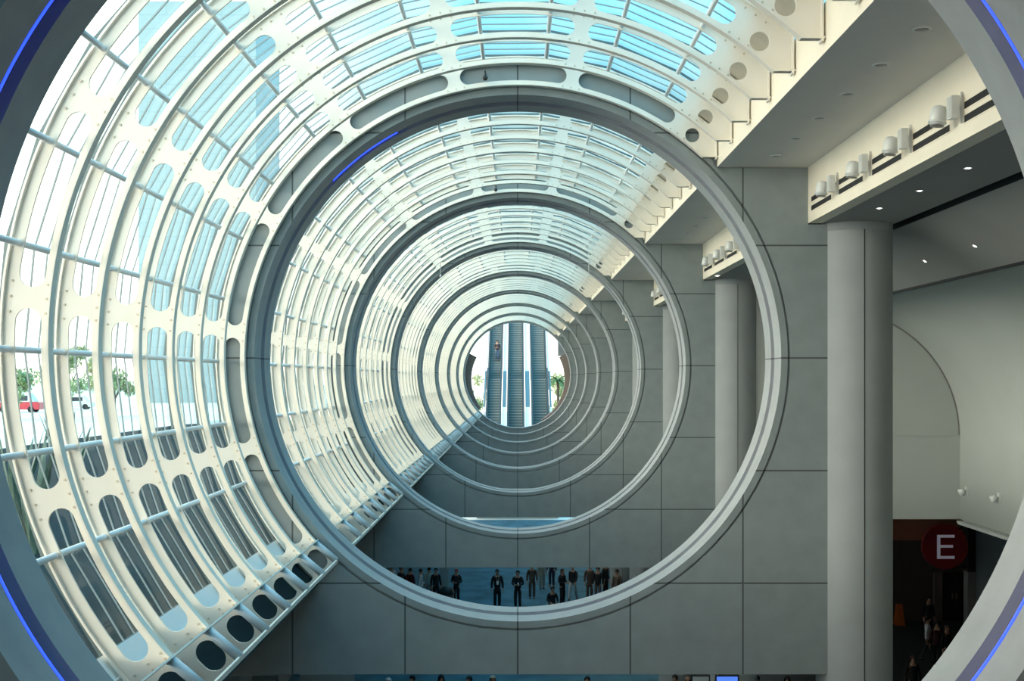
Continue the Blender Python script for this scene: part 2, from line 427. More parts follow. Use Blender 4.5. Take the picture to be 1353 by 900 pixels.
# ------------------------------------------------------------------ columns
colx, colr = 5.06, 0.56
bm = bmesh.new()
n = 64; prof = []
rings = []
for z in (0, CEIL-0.10):
    rings.append([bm.verts.new((colr*math.cos(2*PI*k/n), colr*math.sin(2*PI*k/n), z)) for k in range(n)])
for k in range(n):
    f = bm.faces.new((rings[0][k], rings[0][(k+1)%n], rings[1][(k+1)%n], rings[1][k])); f.smooth = True
shaft_me = tomesh(bm); shaft_me.materials.append(M['column'])
bm = bmesh.new(); lathe_z(bm, [(colr-.02,CEIL-.13),(colr+.004,CEIL-.12),(colr+.004,CEIL-.002)], 64, cap=False); cap_me = tomesh(bm); cap_me.materials.append(M['column'])
bm = bmesh.new(); box(bm, -.006,.006,-colr-.004,-colr+.03,0,CEIL-.12)
seam_me = tomesh(bm); seam_me.materials.append(M['darkmetal'])
for n in range(NR-1):
    t = thing('round_column', 'round grey concrete column at the wall of the %s ring' % ORD[n], 'column', (colx, nearY(n)+0.30, 0), 'concrete columns on the right')
    link('shaft', shaft_me, None, t); link('capital', cap_me, None, t); link('seam', seam_me, None, t)

# ------------------------------------------------------------------ arch ribs
RI, RO = 4.015, 4.42
RM, HH = RI+.192, .115
BR = [11.1,-12.9,-36.9,-60.8,-84.7,-108.6]
def stadium(a0, a1, rm=RM, h=HH, n=28, m=10):
    """slot following the arc between angles a0<a1 (degrees, tips)"""
    d = math.degrees(h/rm); P = []
    b0, b1 = a0+d, a1-d
    for k in range(n+1): P.append(pol(rm+h, b0+(b1-b0)*k/n))
    cx, cz = pol(rm, b1); t = math.radians(b1)
    for k in range(1, m):
        q = PI*k/m; e = (math.sin(t), math.cos(t)); g = (math.cos(t), -math.sin(t))
        P.append((cx+h*(math.cos(q)*e[0]+math.sin(q)*g[0]), cz+h*(math.cos(q)*e[1]+math.sin(q)*g[1])))
    for k in range(n+1): P.append(pol(rm-h, b1+(b0-b1)*k/n))
    cx, cz = pol(rm, b0); t = math.radians(b0)
    for k in range(1, m):
        q = PI*k/m; e = (math.sin(t), math.cos(t)); g = (math.cos(t), -math.sin(t))
        P.append((cx+h*(-math.cos(q)*e[0]-math.sin(q)*g[0]), cz+h*(-math.cos(q)*e[1]-math.sin(q)*g[1])))
    return P
def rib_web():
    out_ = [pol(RO, -138.0+(41.6+138)*k/120) for k in range(121)]
    i1 = pol(RI, 42.6)
    out_ += [(2.93, out_[-1][1]), (2.93, i1[1]), i1]
    out_ += [pol(RI, 42.0-(42.0+138)*k/120) for k in range(121)]
    holes = []
    for a, b in zip(BR, BR[1:]): holes.append(stadium(b+1.25, a-1.25))
    holes.append(stadium(12.35, 33.2))
    holes.append(stadium(-130.2, BR[-1]-1.25))
    cx, cz = pol(RI+.155, 38.1); holes.append([(cx+.105*math.cos(2*PI*k/24), cz+.105*math.sin(2*PI*k/24)) for k in range(24)])
    holes.append(stadium(-137.4, -133.0, RM-.02, .12, 6, 10))
    me = plate(out_, holes, -.012, .012)
    bm = bmesh.new(); bm.from_mesh(me)
    def bolt(r, a):
        x, z = pol(r, a)
        q = [bm.verts.new((x+.013*math.cos(PI*k/3), -.012, z+.013*math.sin(PI*k/3))) for k in range(6)]
        p = [bm.verts.new((x+.011*math.cos(PI*k/3), -.026, z+.011*math.sin(PI*k/3))) for k in range(6)]
        for k in range(6): bm.faces.new((q[k],q[(k+1)%6],p[(k+1)%6],p[k])).material_index = 1
        bm.faces.new(p).material_index = 1
    for a in BR+[35.4]:
        for d in (-1.75, 0, 1.75):
            bolt(RI+.045, a+d); bolt(RO-.05, a+d)
    for a in (-131.0, -131.9): bolt(RI+.05, a); bolt(RM, a); bolt(RO-.06, a)
    return tomesh(bm)
M['bolt'] = mat('rusty bolt', (0.62,0.53,0.42), 0.6)
def strip(points, w, t, inward):
    """flat flange: path of (x,z) points, width w along Y, thickness t"""
    bm = bmesh.new(); rows = []
    for i, (x, z) in enumerate(points):
        p0 = points[max(i-1,0)]; p1 = points[min(i+1,len(points)-1)]
        d = Vector((p1[0]-p0[0], p1[1]-p0[1])).normalized(); nx, nz = -d.y*t, d.x*t
        rows.append([bm.verts.new(v) for v in ((x,-w/2,z),(x,w/2,z),(x+nx,w/2,z+nz),(x+nx,-w/2,z+nz))])
    for A, B in zip(rows, rows[1:]):
        for k in range(4): bm.faces.new((A[k],A[(k+1)%4],B[(k+1)%4],B[k]))
    bm.faces.new(rows[0]); bm.faces.new(rows[-1])
    return tomesh(bm)
web_me = rib_web(); web_me.materials.append(M['steel']); web_me.materials.append(M['bolt'])
ip = [pol(RI, -132.0+(42.6+132)*k/140) for k in range(141)] + [(2.95, pol(RI,42.6)[1])]
inner_me = strip(ip, .105, .02, True); inner_me.materials.append(M['steel'])
opx = [pol(RO, -133.0+(41.6+133)*k/140) for k in range(141)]
outer_me = strip(opx, .105, .02, False); outer_me.materials.append(M['steel'])
endp = strip([(2.93, pol(RI,42.6)[1]-.03), (2.93, pol(RO,41.6)[1]+.02)], .12, .02, True); endp.materials.append(M['steel'])
bm = bmesh.new(); p0 = pol(RI+.03,-132.2); p1 = pol(RI-.005,-138.2)
tube(bm, [(p0[0],0,p0[1]), (p1[0],0,p1[1])], .05, 14); pipe_me = tomesh(bm); pipe_me.materials.append(M['pipe'])
PITCH = 0.1987*U
NRIB = 7
def ribY(n, k): return nearY(n+1)-0.075-PITCH*(NRIB-1-k)
for n in range(NR-1):
    for k in range(NRIB):
        t = thing('arch_rib', 'cream perforated steel arch rib, %s from the front between the %s and %s rings' % (ORD[k], ORD[n], ORD[n+1]), 'rib', (0, ribY(n,k), RC), 'steel arch ribs')
        link('web_plate', web_me, None, t); link('inner_flange', inner_me, None, t); link('outer_flange', outer_me, None, t)
        link('end_plate', endp, None, t)
        o = link('foot_tube', pipe_me, None, t); o['label'] = 'pale blue tube at the foot'

# purlin tubes
PA = [29.5-12.02*k for k in range(13)]
for n in range(NR-1):
    a, b = farY(n), nearY(n+1)
    bm = bmesh.new(); tube(bm, [(0,0,0),(0,b-a,0)], .03, 10); me = tomesh(bm); me.materials.append(M['purlin'])
    for k, ang in enumerate(PA):
        x, z = pol(4.372, ang)
        o = link('purlin_tube', me, None, None, (x, a, RC+z))
        tag(o, 'grey steel tube across the ribs, %s from the top right, past the %s ring' % (ORD[k], ORD[n]), 'tube', 'steel tubes tying the ribs', 'thing')
# ledge rails under each bay
for n in range(NR-1):
    a, b = farY(n), nearY(n+1)
    x, z = pol(RM-.02, -132.3); x2, z2 = pol(RI-.005, -138.3)
    bm = bmesh.new(); box(bm, .10,.20, 0,b-a, -.009,.009)
    bmesh.ops.rotate(bm, verts=bm.verts, cent=(0,0,0), matrix=Matrix.Rotation(math.radians(-42.3),3,'Y'))
    o = link('ledge_rail', tomesh(bm), M['steel'], None, (x,a,RC+z)); tag(o, 'narrow steel rail along the rib feet, upper one between the %s and %s rings' % (ORD[n],ORD[n+1]), 'rail', 'rails along the ledge', 'thing')
    bm = bmesh.new(); box(bm, -.012,.012, 0,b-a, -.03,.02)
    o = link('ledge_rail', tomesh(bm), M['steel'], None, (x2,a,RC+z2)); tag(o, 'narrow steel rail along the bottom of the ledge between the %s and %s rings' % (ORD[n],ORD[n+1]), 'rail', 'rails along the ledge', 'thing')

# ------------------------------------------------------------------ glazing
GA = [35.0]+PA+[-127.0]
RV = 4.505
def pane_strip(a, b):
    bm = bmesh.new()
    A = [bm.verts.new((pol(RV,g)[0], a, pol(RV,g)[1])) for g in GA]; B = [bm.verts.new((pol(RV,g)[0], b, pol(RV,g)[1])) for g in GA]
    for k in range(len(GA)-1): bm.faces.new((A[k],A[k+1],B[k+1],B[k]))
    return tomesh(bm)
bm = bmesh.new()
for r0, r1 in ((41.2, -20.0), (-38.0, -72.0), (-96.0, -128.0)):  # unseen strips behind the camera, added to shape light on the first ring
    vp = [pol(4.50, r0+(r1-r0)*k/24) for k in range(25)]; vp2 = [pol(4.62, r0+(r1-r0)*k/24) for k in range(25)]
    prism_y(bm, vp+vp2[::-1], BACK, nearY(0))
struct(link('rear_light_baffle', tomesh(bm), M['plain'], None, (0,0,RC)))
for n in range(0, NR-1):
    a = farY(n) if n >= 0 else BACK; b = nearY(n+1)
    bars = bmesh.new(); pale = bmesh.new()
    def facet_bar(bmx, y, w, h, r=RV):
        for g0, g1 in zip(GA, GA[1:]):
            p, q = pol(r,g0), pol(r,g1); d = Vector((q[0]-p[0], q[1]-p[1])).normalized(); nn = (d.y, -d.x)
            c = (p[0]*nn[0]+p[1]*nn[1]); s = 1 if c < 0 else -1
            P = [(p[0],p[1]),(q[0],q[1]),(q[0]+nn[0]*s*h,q[1]+nn[1]*s*h),(p[0]+nn[0]*s*h,p[1]+nn[1]*s*h)]
            prism_y(bmx, P, y-w/2, y+w/2)
    ys = [ribY(n,k)+0.02 for k in range(NRIB)]
    for y in ys:
        if a < y < b:
            facet_bar(bars, y, .016, .03)
            for q in (.25,.5,.75):
                if y-PITCH*q > a: facet_bar(pale, y-PITCH*q, .007 if q != .5 else .014, .015)
    for g in GA:
        x, z = pol(RV, g); tube(bars if abs(g-35) < .1 or g < -126 else pale, [(x,a,z),(x,b,z)], .012, 6)
    w = struct(link('window_%d' % (n+2), tomesh(bars), M['bar'], None, (0,0,RC)))
    link('window_frame', tomesh(pale), M['palebar'], w); link('glass_panes', pane_strip(a,b), M['glass'], w)
    # cream closing panel between the glass and the roof edge
    P = [pol(4.46,34.6), pol(4.46,38), (XS, pol(4.46,41.2)[1]), (XS, pol(4.56,41.2)[1]), pol(4.56,38), pol(4.56,34.6)]
    bm = bmesh.new(); prism_y(bm, P, a, b); struct(link('trim_%d' % (n+40), tomesh(bm), M['tan'], None, (0,0,RC)))
    # white spandrel below the glass
    P = [pol(4.47,-127.0), pol(4.47,-129.9), pol(4.455,-130.0), pol(4.455,-130.15), pol(4.47,-130.25), pol(4.47,-132.6), pol(4.52,-132.6), pol(4.52,-127.0)]
    bm = bmesh.new(); prism_y(bm, P, a, b); struct(link('trim_%d' % (n+4), tomesh(bm), M['panel'], None, (0,0,RC)))

# ------------------------------------------------------------------ floodlights, vents, downlights
def floodlight_parts():
    bm = bmesh.new()      # drum housing tilted outward
    lathe_z(bm, [(.035,-.135),(.085,-.125),(.098,-.10),(.10,.05),(.09,.075),(.075,.10),(.03,.115)], 20)
    lathe_z(bm, [(.104,-.105),(.110,-.10),(.110,-.085),(.104,-.08)], 20)
    drum = tomesh(bm)
    bm = bmesh.new(); box(bm, -.075,.02,-.075,.075,-.13,.14)
    for k in range(4): box(bm, -.085,-.075,-.06+k*.036,-.045+k*.036,-.12,.13)
    ballast = tomesh(bm)
    bm = bmesh.new(); box(bm, .0,.03,-.012,.012,-.16,.22); tube(bm, [(0,-.02,.05),(-.02,.15,.03),(-.02,.27,.0)], .014, 8)
    brack = tomesh(bm)
    bm = bmesh.new(); lathe_z(bm, [(.09,-.14),(.06,-.142),(.01,-.143)], 20); lens = tomesh(bm)
    return drum, ballast, brack, lens
fd, fb, fk, fl = floodlight_parts()
for me, m in ((fd,'lampmetal'),(fb,'lampmetal'),(fk,'lampmetal'),(fl,'dulllens')): me.materials.append(M[m])
bm = bmesh.new(); box(bm, -.002,.02,-.56,.56,.030,.100); box(bm, -.002,.02,-.56,.56,-.100,-.030); slots_me = tomesh(bm); slots_me.materials.append(M['black'])
bm = bmesh.new()
for z0, z1 in ((.100,.112),(.018,.030),(-.030,-.018),(-.112,-.100)): box(bm, -.006,.01,-.575,.575,z0,z1)
for y0 in (-.575,.56): box(bm, -.006,.01,y0,y0+.015,-.11,.11)
vframe_me = tomesh(bm); vframe_me.materials.append(M['cream'])
FS = 0.1492*L
for n in range(0, 5):
    base = nearY(n+1)-1.46
    for k in range(6):
        y = base-k*FS
        if y < farY(n)+.3: continue
        zz = CZ+2.565
        t = thing('air_vent', 'twin slot vent, %s from the far end of the cream wall by the %s ring' % (ORD[k], ORD[n+1]), 'vent', (XC, y+.70, zz), 'slot vents on the cream wall')
        link('slots', slots_me, None, t); link('vent_frame', vframe_me, None, t)
        if k < 5 and (n > 0 or k < 4):
            t = thing('floodlight', 'pale floodlight, %s from the far end of the cream wall by the %s ring' % (ORD[k], ORD[n+1]), 'floodlight', (XC-.11, y-.0, zz+.03), 'floodlights on the cream wall'); t.scale = (.8,.8,.8)
            o = link('drum', fd, None, t, (-.07,.0,.0)); o.rotation_euler = (0,.15,0)
            o2 = link('lens', fl, None, t, (-.07,.0,.0)); o2.rotation_euler = (0,.15,0)
            link('ballast_box', fb, None, t, (.05,-.24,.03)); link('bracket', fk, None, t, (.10,-.26,0))
bm = bmesh.new(); lathe_z(bm, [(.085,0),(.085,-.008),(.065,-.010),(.060,-.002)], 20, cap=False); trim_me = tomesh(bm); trim_me.materials.append(M['lampmetal'])
bm = bmesh.new(); lathe_z(bm, [(.06,-.004),(.03,-.006),(.005,-.007)], 20); lens_me = tomesh(bm); lens_me.materials.append(M['dulllens'])
bm = bmesh.new(); lathe_z(bm, [(.055,-.004),(.03,-.012),(.005,-.016)], 20); bulb_me = tomesh(bm); bulb_me.materials.append(M['bulb'])
DS = 0.121*L
for n in range(0, 5):
    for k in range(7):
        y = nearY(n+1)-0.92-k*DS
        if y < farY(n)+.2: continue
        t = thing('downlight', 'unlit recessed downlight in the grey soffit, %s from the wall of the %s ring' % (ORD[k], ORD[n+1]), 'downlight', (3.62, y, SOF), 'downlights in the soffit')
        link('trim_ring', trim_me, None, t); link('lens', lens_me, None, t)
for k, (X, Y) in enumerate(((1162,275),(1215,252),(1279,222))):
    s = F*2.31/(VY-Y); p = px(X, Y, s)
    t = thing('downlight', 'small lit downlight in the dark side ceiling, %s from the big column' % ORD[k], 'downlight', (p.x, p.y, CEIL), 'lit downlights in the side ceiling'); t.scale = (.6,.6,.6)
    link('trim_ring', trim_me, None, t); link('bulb', bulb_me, None, t)
p = px(948, 364, F*2.31/(VY-364))
t = thing('downlight', 'small lit downlight above the column of the third ring', 'downlight', (p.x,p.y,CEIL), 'lit downlights in the side ceiling'); link('trim_ring', trim_me, None, t); link('bulb', bulb_me, None, t)
slope = math.atan2(CEIL-(zs+rv), 7.04-5.83)
for k, (X, Y) in enumerate(((1222,345),(1288,325))):
    rr = (VY-Y)/(X-VX); xx = (2.31+5.83*math.tan(slope))/(rr+math.tan(slope)); Yd = xx*F/(X-VX)
    t = thing('downlight', 'small lit downlight high in the sloping hall ceiling, %s from the big column' % ORD[k], 'downlight', (xx, Yd, CZ+rr*xx-.002), 'lit downlights in the side ceiling')
    t.rotation_euler = (0, slope, 0); t.scale = (.5,.5,.5)
    link('trim_ring', trim_me, None, t); link('bulb', bulb_me, None, t)
# two small spot lights on the vault wall
def spot_parts():
    bm = bmesh.new(); lathe_z(bm, [(.02,-.07),(.07,-.03),(.085,.06),(.05,.07)], 16); h = tomesh(bm); h.materials.append(M['lampmetal'])
    bm = bmesh.new(); box(bm, -.02,.02,-.05,.05,-.10,.12); p = tomesh(bm); p.materials.append(M['lampmetal'])
    return h, p
sh, spl = spot_parts()
for X, Y, w in ((1278,650,'farther'),(1321,659,'closer')):
    Yd = (xc+rv)*F/(X-VX)
    t = thing('wall_spotlight', 'small pale spotlight on the vault wall, the one %s from the viewer' % w if w=='farther' else 'small pale spotlight on the vault wall, the one closer to the viewer', 'spotlight', (xc+rv-.02, Yd, CZ+(VY-Y)*Yd/F), 'spotlights on the vault wall')
    o = link('lamp_head', sh, None, t, (-.10,0,.0)); o.rotation_euler = (0,-2.0,0); link('back_plate', spl, None, t)

# dark cameras above the rings
def dome_camera(X, Y, n, lab):
    p = px(X, Y, nearY(n)-.17); t = thing('security_camera', lab, 'camera', p, 'cameras above the rings')
    bm = bmesh.new(); bmesh.ops.create_uvsphere(bm, u_segments=14, v_segments=8, radius=.04); link('dome', tomesh(bm), M['darkmetal'], t, smooth=True)
    bm = bmesh.new(); tube(bm, [(0,0,.02),(0,0,.10),(0,.17,.10)], .012, 8); link('arm', tomesh(bm), M['darkmetal'], t)
dome_camera(641, 103, 1, 'small dark dome camera over the second ring')
dome_camera(655, 251, 2, 'small dark dome camera over the third ring')
for X, Y, n, lab in ((582,352,4,'thin white hanging rod near the fifth ring, left of its top'),(778,352,4,'thin white hanging rod near the fifth ring, right of its top')):
    p = px(X, Y, nearY(3)-1.0); t = thing('hanging_rod', lab, 'rod', p)
    bm = bmesh.new(); tube(bm, [(0,0,-.25),(0,0,.75)], .014, 8); link('rod', tomesh(bm), M['lampmetal'], t)
    bm = bmesh.new(); tube(bm, [(0,0,-.33),(0,0,-.25)], [.03,.02], 10); link('tip', tomesh(bm), M['lampmetal'], t)

# ------------------------------------------------------------------ lower hall: back wall, doors, E sign
YB = 54.0
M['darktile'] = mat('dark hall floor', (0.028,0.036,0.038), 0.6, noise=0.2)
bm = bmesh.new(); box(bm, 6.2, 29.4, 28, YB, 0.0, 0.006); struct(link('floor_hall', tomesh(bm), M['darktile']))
bm = bmesh.new(); box(bm, 12, 29.5, YB, YB+.3, 0, WB); struct(link('wall_door_end', tomesh(bm), M['darkwall']))
b0 = px(1150,688,YB-.03); b1 = px(1300,714,YB-.03)
bm = bmesh.new(); box(bm, 13.5, b1.x, YB-.06, YB, b1.z, WB); struct(link('trim_20', tomesh(bm), M['brown']))
q0 = px(1234,757,YB-.1); q1 = px(1245,823,YB-.1)
bm = bmesh.new(); box(bm, q0.x, q1.x, YB-.15, YB, 0, q0.z); struct(link('trim_21', tomesh(bm), M['jamb']))
q0 = px(1246,757,YB-.1); q1 = px(1276,823,YB-.1)
dd = thing('hall_door', 'black double door in the dark wall behind the E sign', 'door', (q0.x, YB-.08, 0))
bm = bmesh.new(); w_ = q1.x-q0.x; box(bm, 0, w_/2-.01, 0,.06, 0.02, q0.z); link('leaf', tomesh(bm), M['black'], dd)
bm = bmesh.new(); box(bm, w_/2+.01, w_, 0,.06, 0.02, q0.z); link('leaf', tomesh(bm), M['black'], dd)
bm = bmesh.new(); box(bm, w_/2-.12,w_/2-.06,-.06,0,1.0,1.25); box(bm, w_/2+.06,w_/2+.12,-.06,0,1.0,1.25); link('handle', tomesh(bm), M['jamb'], dd)
YP = 50.0
q0 = px(1289,690,YP); bm = bmesh.new(); box(bm, q0.x, 23, YP, YP+.4, 0, WB); struct(link('wall_pier', tomesh(bm), M['bluepanel']))
q0 = px(1279,690,YP-.05); q1 = px(1289,690,YP)
bm = bmesh.new(); box(bm, q0.x, q1.x, YP-.05, YP+.45, 0, WB); struct(link('trim_22', tomesh(bm), M['plain']))
YS = 49.2
c = px(1248,722,YS); rs = 30*YS/F
t = thing('letter_sign', 'round dark red sign with a pale letter E on the pier', 'sign', c)
bm = bmesh.new()
for y0, y1, r0 in ((-.08,.08,rs),):
    A = [bm.verts.new((rs*math.cos(2*PI*k/64), -.09, rs*math.sin(2*PI*k/64))) for k in range(64)]
    B = [bm.verts.new((rs*math.cos(2*PI*k/64), .09, rs*math.sin(2*PI*k/64))) for k in range(64)]
    bm.faces.new(A); bm.faces.new(B)
    for k in range(64): bm.faces.new((A[k],A[(k+1)%64],B[(k+1)%64],B[k]))
link('disc', tomesh(bm), M['signred'], t)
bm = bmesh.new(); k_ = YS/F
ex0, ex1, ez0, ez1, et = -11*k_, 12*k_, -16*k_, 15.5*k_, 4.2*k_
ep = [(ex0,ez0),(ex1,ez0),(ex1,ez0+et*.85),(ex0+et,ez0+et*.85),(ex0+et,-et*.3),(ex1-et*.5,-et*.3),(ex1-et*.5,et*.5),(ex0+et,et*.5),(ex0+et,ez1-et*.85),(ex1,ez1-et*.85),(ex1,ez1),(ex0,ez1)]
link('letter', plate(ep, [], -.115, -.088), M['signwhite'], t)
pr = px(1284,690,YS)
bm = bmesh.new(); tube(bm, [(rs*.6,0,rs*.72),(pr.x-c.x,.3,rs*1.15)], .06, 8); tube(bm, [(-rs*.6,0.0,-rs*.98),(pr.x-c.x,.3,-rs*.98)], .05, 8); tube(bm, [(0,0,-rs*.98),(0,0,-rs+.1)], .05, 8)
box(bm, pr.x-c.x-.12, pr.x-c.x+.2, .1,.78, -rs*1.15, rs*1.25)
link('bracket', tomesh(bm), M['darkmetal'], t)

# ------------------------------------------------------------------ escalators at the far end
EY, EZ, TN = 95.0, 4.6, 0.62
MIDZ = CZ+0.1
EYM = EY+(MIDZ-EZ)/TN
EY2 = EYM+2.0
TOPZ = 17.5
EYT = EY2+(TOPZ-MIDZ)/TN
def esc_path(): return [(EY-1.5,EZ),(EY,EZ),(EY+(EYM-EY)*.52,EZ+(MIDZ-EZ)*.52),(EYM,MIDZ),(EY2,MIDZ),(EYT,TOPZ),(EYT+2,TOPZ)]
def side_panel(x0, x1, lo, hi, m, parent, name, seg=None):
    bm = bmesh.new(); P = esc_path()
    if seg: P = P[seg[0]:seg[1]]
    A = [[bm.verts.new((x,y,z+h)) for y,z in P] for x in (x0,x1) for h in (lo,hi)]
    a,b,c2,d = A
    for i in range(len(P)-1):
        bm.faces.new((a[i],a[i+1],b[i+1],b[i])); bm.faces.new((c2[i],c2[i+1],d[i+1],d[i]))
        bm.faces.new((b[i],b[i+1],d[i+1],d[i])); bm.faces.new((a[i],a[i+1],c2[i+1],c2[i]))
    for i in (0,-1): bm.faces.new((a[i],b[i],d[i],c2[i]))
    return link(name, tomesh(bm), m, parent)
for k, (X0, X1, w) in enumerate(((643,664.5,'left, with a rider'),(669.5,693.5,'middle'),(700,724.5,'right, without a rider'))):
    sE = F/(EYM); x0 = (X0-VX)/sE; x1 = (X1-VX)/sE; wd = x1-x0
    t = thing('escalator', {0:'escalator at the far end carrying a person, leftmost of three',1:'escalator at the far end, middle of three',2:'escalator at the far end beside the palm, rightmost of three'}[k], 'escalator', ((x0+x1)/2, 0, 0), 'escalators beyond the last ring')
    side_panel(-wd/2+.2, wd/2-.2, -.96, -.12, M['darkmetal'], t, 'truss')
    bm = bmesh.new()
    for (ya, za, yb, zb) in ((EY,EZ,EYM,MIDZ),(EY2,MIDZ,EYT,TOPZ)):
        ns = int((zb-za)/.22)
        for i in range(ns):
            y = ya+(yb-ya)*i/ns; z = za+(zb-za)*i/ns
            box(bm, -wd/2+.22, wd/2-.22, y, y+(yb-ya)/ns-.012, z-.15, z+.10)
            box(bm, -wd/2+.22, wd/2-.22, y-.006, y+.02, z+.095, z+.112, 1)
    box(bm, -wd/2+.22, wd/2-.22, EYM, EY2, MIDZ-.15, MIDZ-.02)
    link('steps', tomesh(bm), [M['step'], M['stainless']], t)
    for sx in (-1,1):
        xa, xb = sorted((sx*(wd/2-.20), sx*(wd/2-.08)))
        side_panel(xa, xb, -.15, .80, M['balus'], t, 'balustrade')
        side_panel(xa-.01, xb+.01, .80, .90, M['rail'], t, 'handrail')
# bright cladding strips between and beside the escalators
sE = F/EYM
for k, (X0, X1, lab) in enumerate(((664.8,669.2,'white metal cladding strip between left and middle escalators'),(693.9,699.6,'white metal cladding strip between middle and right escalators'),(640.6,642.6,'narrow white cladding strip on the left flank of the escalators'),(725,727,'narrow white cladding strip on the right flank of the escalators'))):
    t = thing('cladding_strip', lab, 'cladding', ((X0+X1)/2/sE-VX/sE, 0, 0), 'cladding beside the escalators'); h = (X1-X0)/2/sE
    side_panel(-h, h, -.96, .62, M['stainless'], t, 'lower_run', (0,3)); side_panel(-h, h, -.96, .62, M['balus'], t, 'landing_run', (2,5)); side_panel(-h, h, -.96, .62, M['stainless'], t, 'upper_run', (4,7))
# outer half ring beyond the last wall
M['outerbrown'] = mat('brown grey render', (0.22,0.18,0.16), 0.8)
for a0, a1, lab in ((62,150,'brown curved portal rim beyond the last ring, right half'),(-62,-128,'brown curved portal rim beyond the last ring, left half')):
    bm = revolve([(0,4.3,0),(0,3.50,0),(.9,3.50,0),(.9,4.3,0),(0,4.3,0)], 40, a0, a1)
    o = link('portal_rim', tomesh(bm), M['outerbrown'], None, (0.02, ENDY+.001, CZ)); tag(o, lab, 'rim', None, 'thing')
bm = bmesh.new(); box(bm, 3.05, 4.8, ENDY+.95, ENDY+1.9, CZ+1.75, CZ+4.0); struct(link('wall_portal_lintel', tomesh(bm), M['plain']))
bm = bmesh.new(); box(bm, -3.2, 3.2, EY-1.2, EY+.5, 0, EZ-.96); struct(link('wall_escalator_plinth', tomesh(bm), M['pale']))

# ------------------------------------------------------------------ outside: trees, palm, agaves, cars, tower
def foliage(n, blobs, leaf, seed):
    rnd = random.Random(seed); bm = bmesh.new()
    for _ in range(n):
        bx, by, bz, br = rnd.choice(blobs)
        d = Vector((rnd.gauss(0,1), rnd.gauss(0,1), rnd.gauss(0,1))).normalized()*br*(rnd.random()**0.4)
        p = Vector((bx,by,bz))+d
        q = Matrix.Rotation(rnd.uniform(0,6.28),3,'Z') @ Matrix.Rotation(rnd.uniform(0,3.14),3,'X')
        l = leaf*rnd.uniform(.6,1.3)
        vs = [bm.verts.new(p+q@Vector(v)) for v in ((-l*.4,0,0),(0,-l,0.05*l),(l*.4,0,0),(0,l,-.05*l))]
        bm.faces.new(vs)
    return tomesh(bm)
def tree(X, Ybase, Y, top, width, lab, seed, gz):
    base = px(X, Ybase, Y); base.z = gz
    hz = CZ+(VY-top)*Y/F-gz; w = width*Y/F
    t = thing('leafy_tree', lab, 'tree', base, 'trees outside the glass')
    rnd = random.Random(seed); blobs = []
    for i in range(9): blobs.append((rnd.uniform(-.35,.35)*w, rnd.uniform(-.35,.35)*w, hz*rnd.uniform(.42,.86), w*rnd.uniform(.14,.26)))
    link('foliage', foliage(2600, blobs, w*.045, seed), M['leaf'], t)
    bm = bmesh.new(); tube(bm, [(0,0,-.1),(.02*w,0,hz*.3),(.0,.03*w,hz*.55)], [w*.035,w*.026,w*.012], 10)
    tube(bm, [(.02*w,0,hz*.3),(w*.2,.05*w,hz*.6)], [w*.02,w*.008], 8); tube(bm, [(.02*w,0,hz*.3),(-w*.2,-.05*w,hz*.6)], [w*.02,w*.008], 8)
    link('trunk', tomesh(bm), M['bark'], t)
tree(20, 560, 105, 478, 60, 'pale leafy tree outside the lower left glass, behind the red and white van', 3, 7.35)
tree(88, 560, 100, 446, 62, 'leafy tree with a taller crown outside the second rib gap on the left', 5, 7.35)
tree(150, 560, 112, 472, 70, 'broad leafy tree outside the third rib gap on the left', 8, 7.35)
tree(632, 700, 125, 474, 42, 'small leafy tree past the last ring, left of the escalators', 11, -.02)
tree(742, 700, 150, 470, 44, 'small leafy tree past the last ring, behind the palm', 13, -.02)
# palm right of the escalators
pb = px(737, 700, 112); pb.z = -.02
t = thing('palm_tree', 'palm tree with arching fronds past the last ring, right of the escalators', 'palm', pb)
hz = CZ-.2
bm = bmesh.new(); tube(bm, [(0,0,0),(.1,0,hz*.5),(0,0,hz)], [.2,.16,.12], 10); link('trunk', tomesh(bm), M['bark'], t)
bm = bmesh.new(); rnd = random.Random(4)
for k in range(22):
    a = rnd.uniform(0,6.28); el = rnd.uniform(.1,1.2); prev = None; Lf = rnd.uniform(1.6,2.4)
    for i in range(7):
        s = i/6; rr = Lf*s*math.cos(el*(1-.2*s)); zz = hz+Lf*s*math.sin(el)-1.3*s*s*1.2
        w = .28*(1-s)**.6*(.35+s*1.3)
        c0 = Vector((rr*math.cos(a), rr*math.sin(a), zz)); nrm = Vector((-math.sin(a), math.cos(a), -.25))*w
        n2 = Vector((-math.sin(a), math.cos(a), .25))*w
        row = [bm.verts.new(c0+nrm), bm.verts.new(c0), bm.verts.new(c0-n2)]
        if prev:
            bm.faces.new((prev[0],prev[1],row[1],row[0])); bm.faces.new((prev[1],prev[2],row[2],row[1]))
        prev = row
link('fronds', tomesh(bm), M['palm'], t)
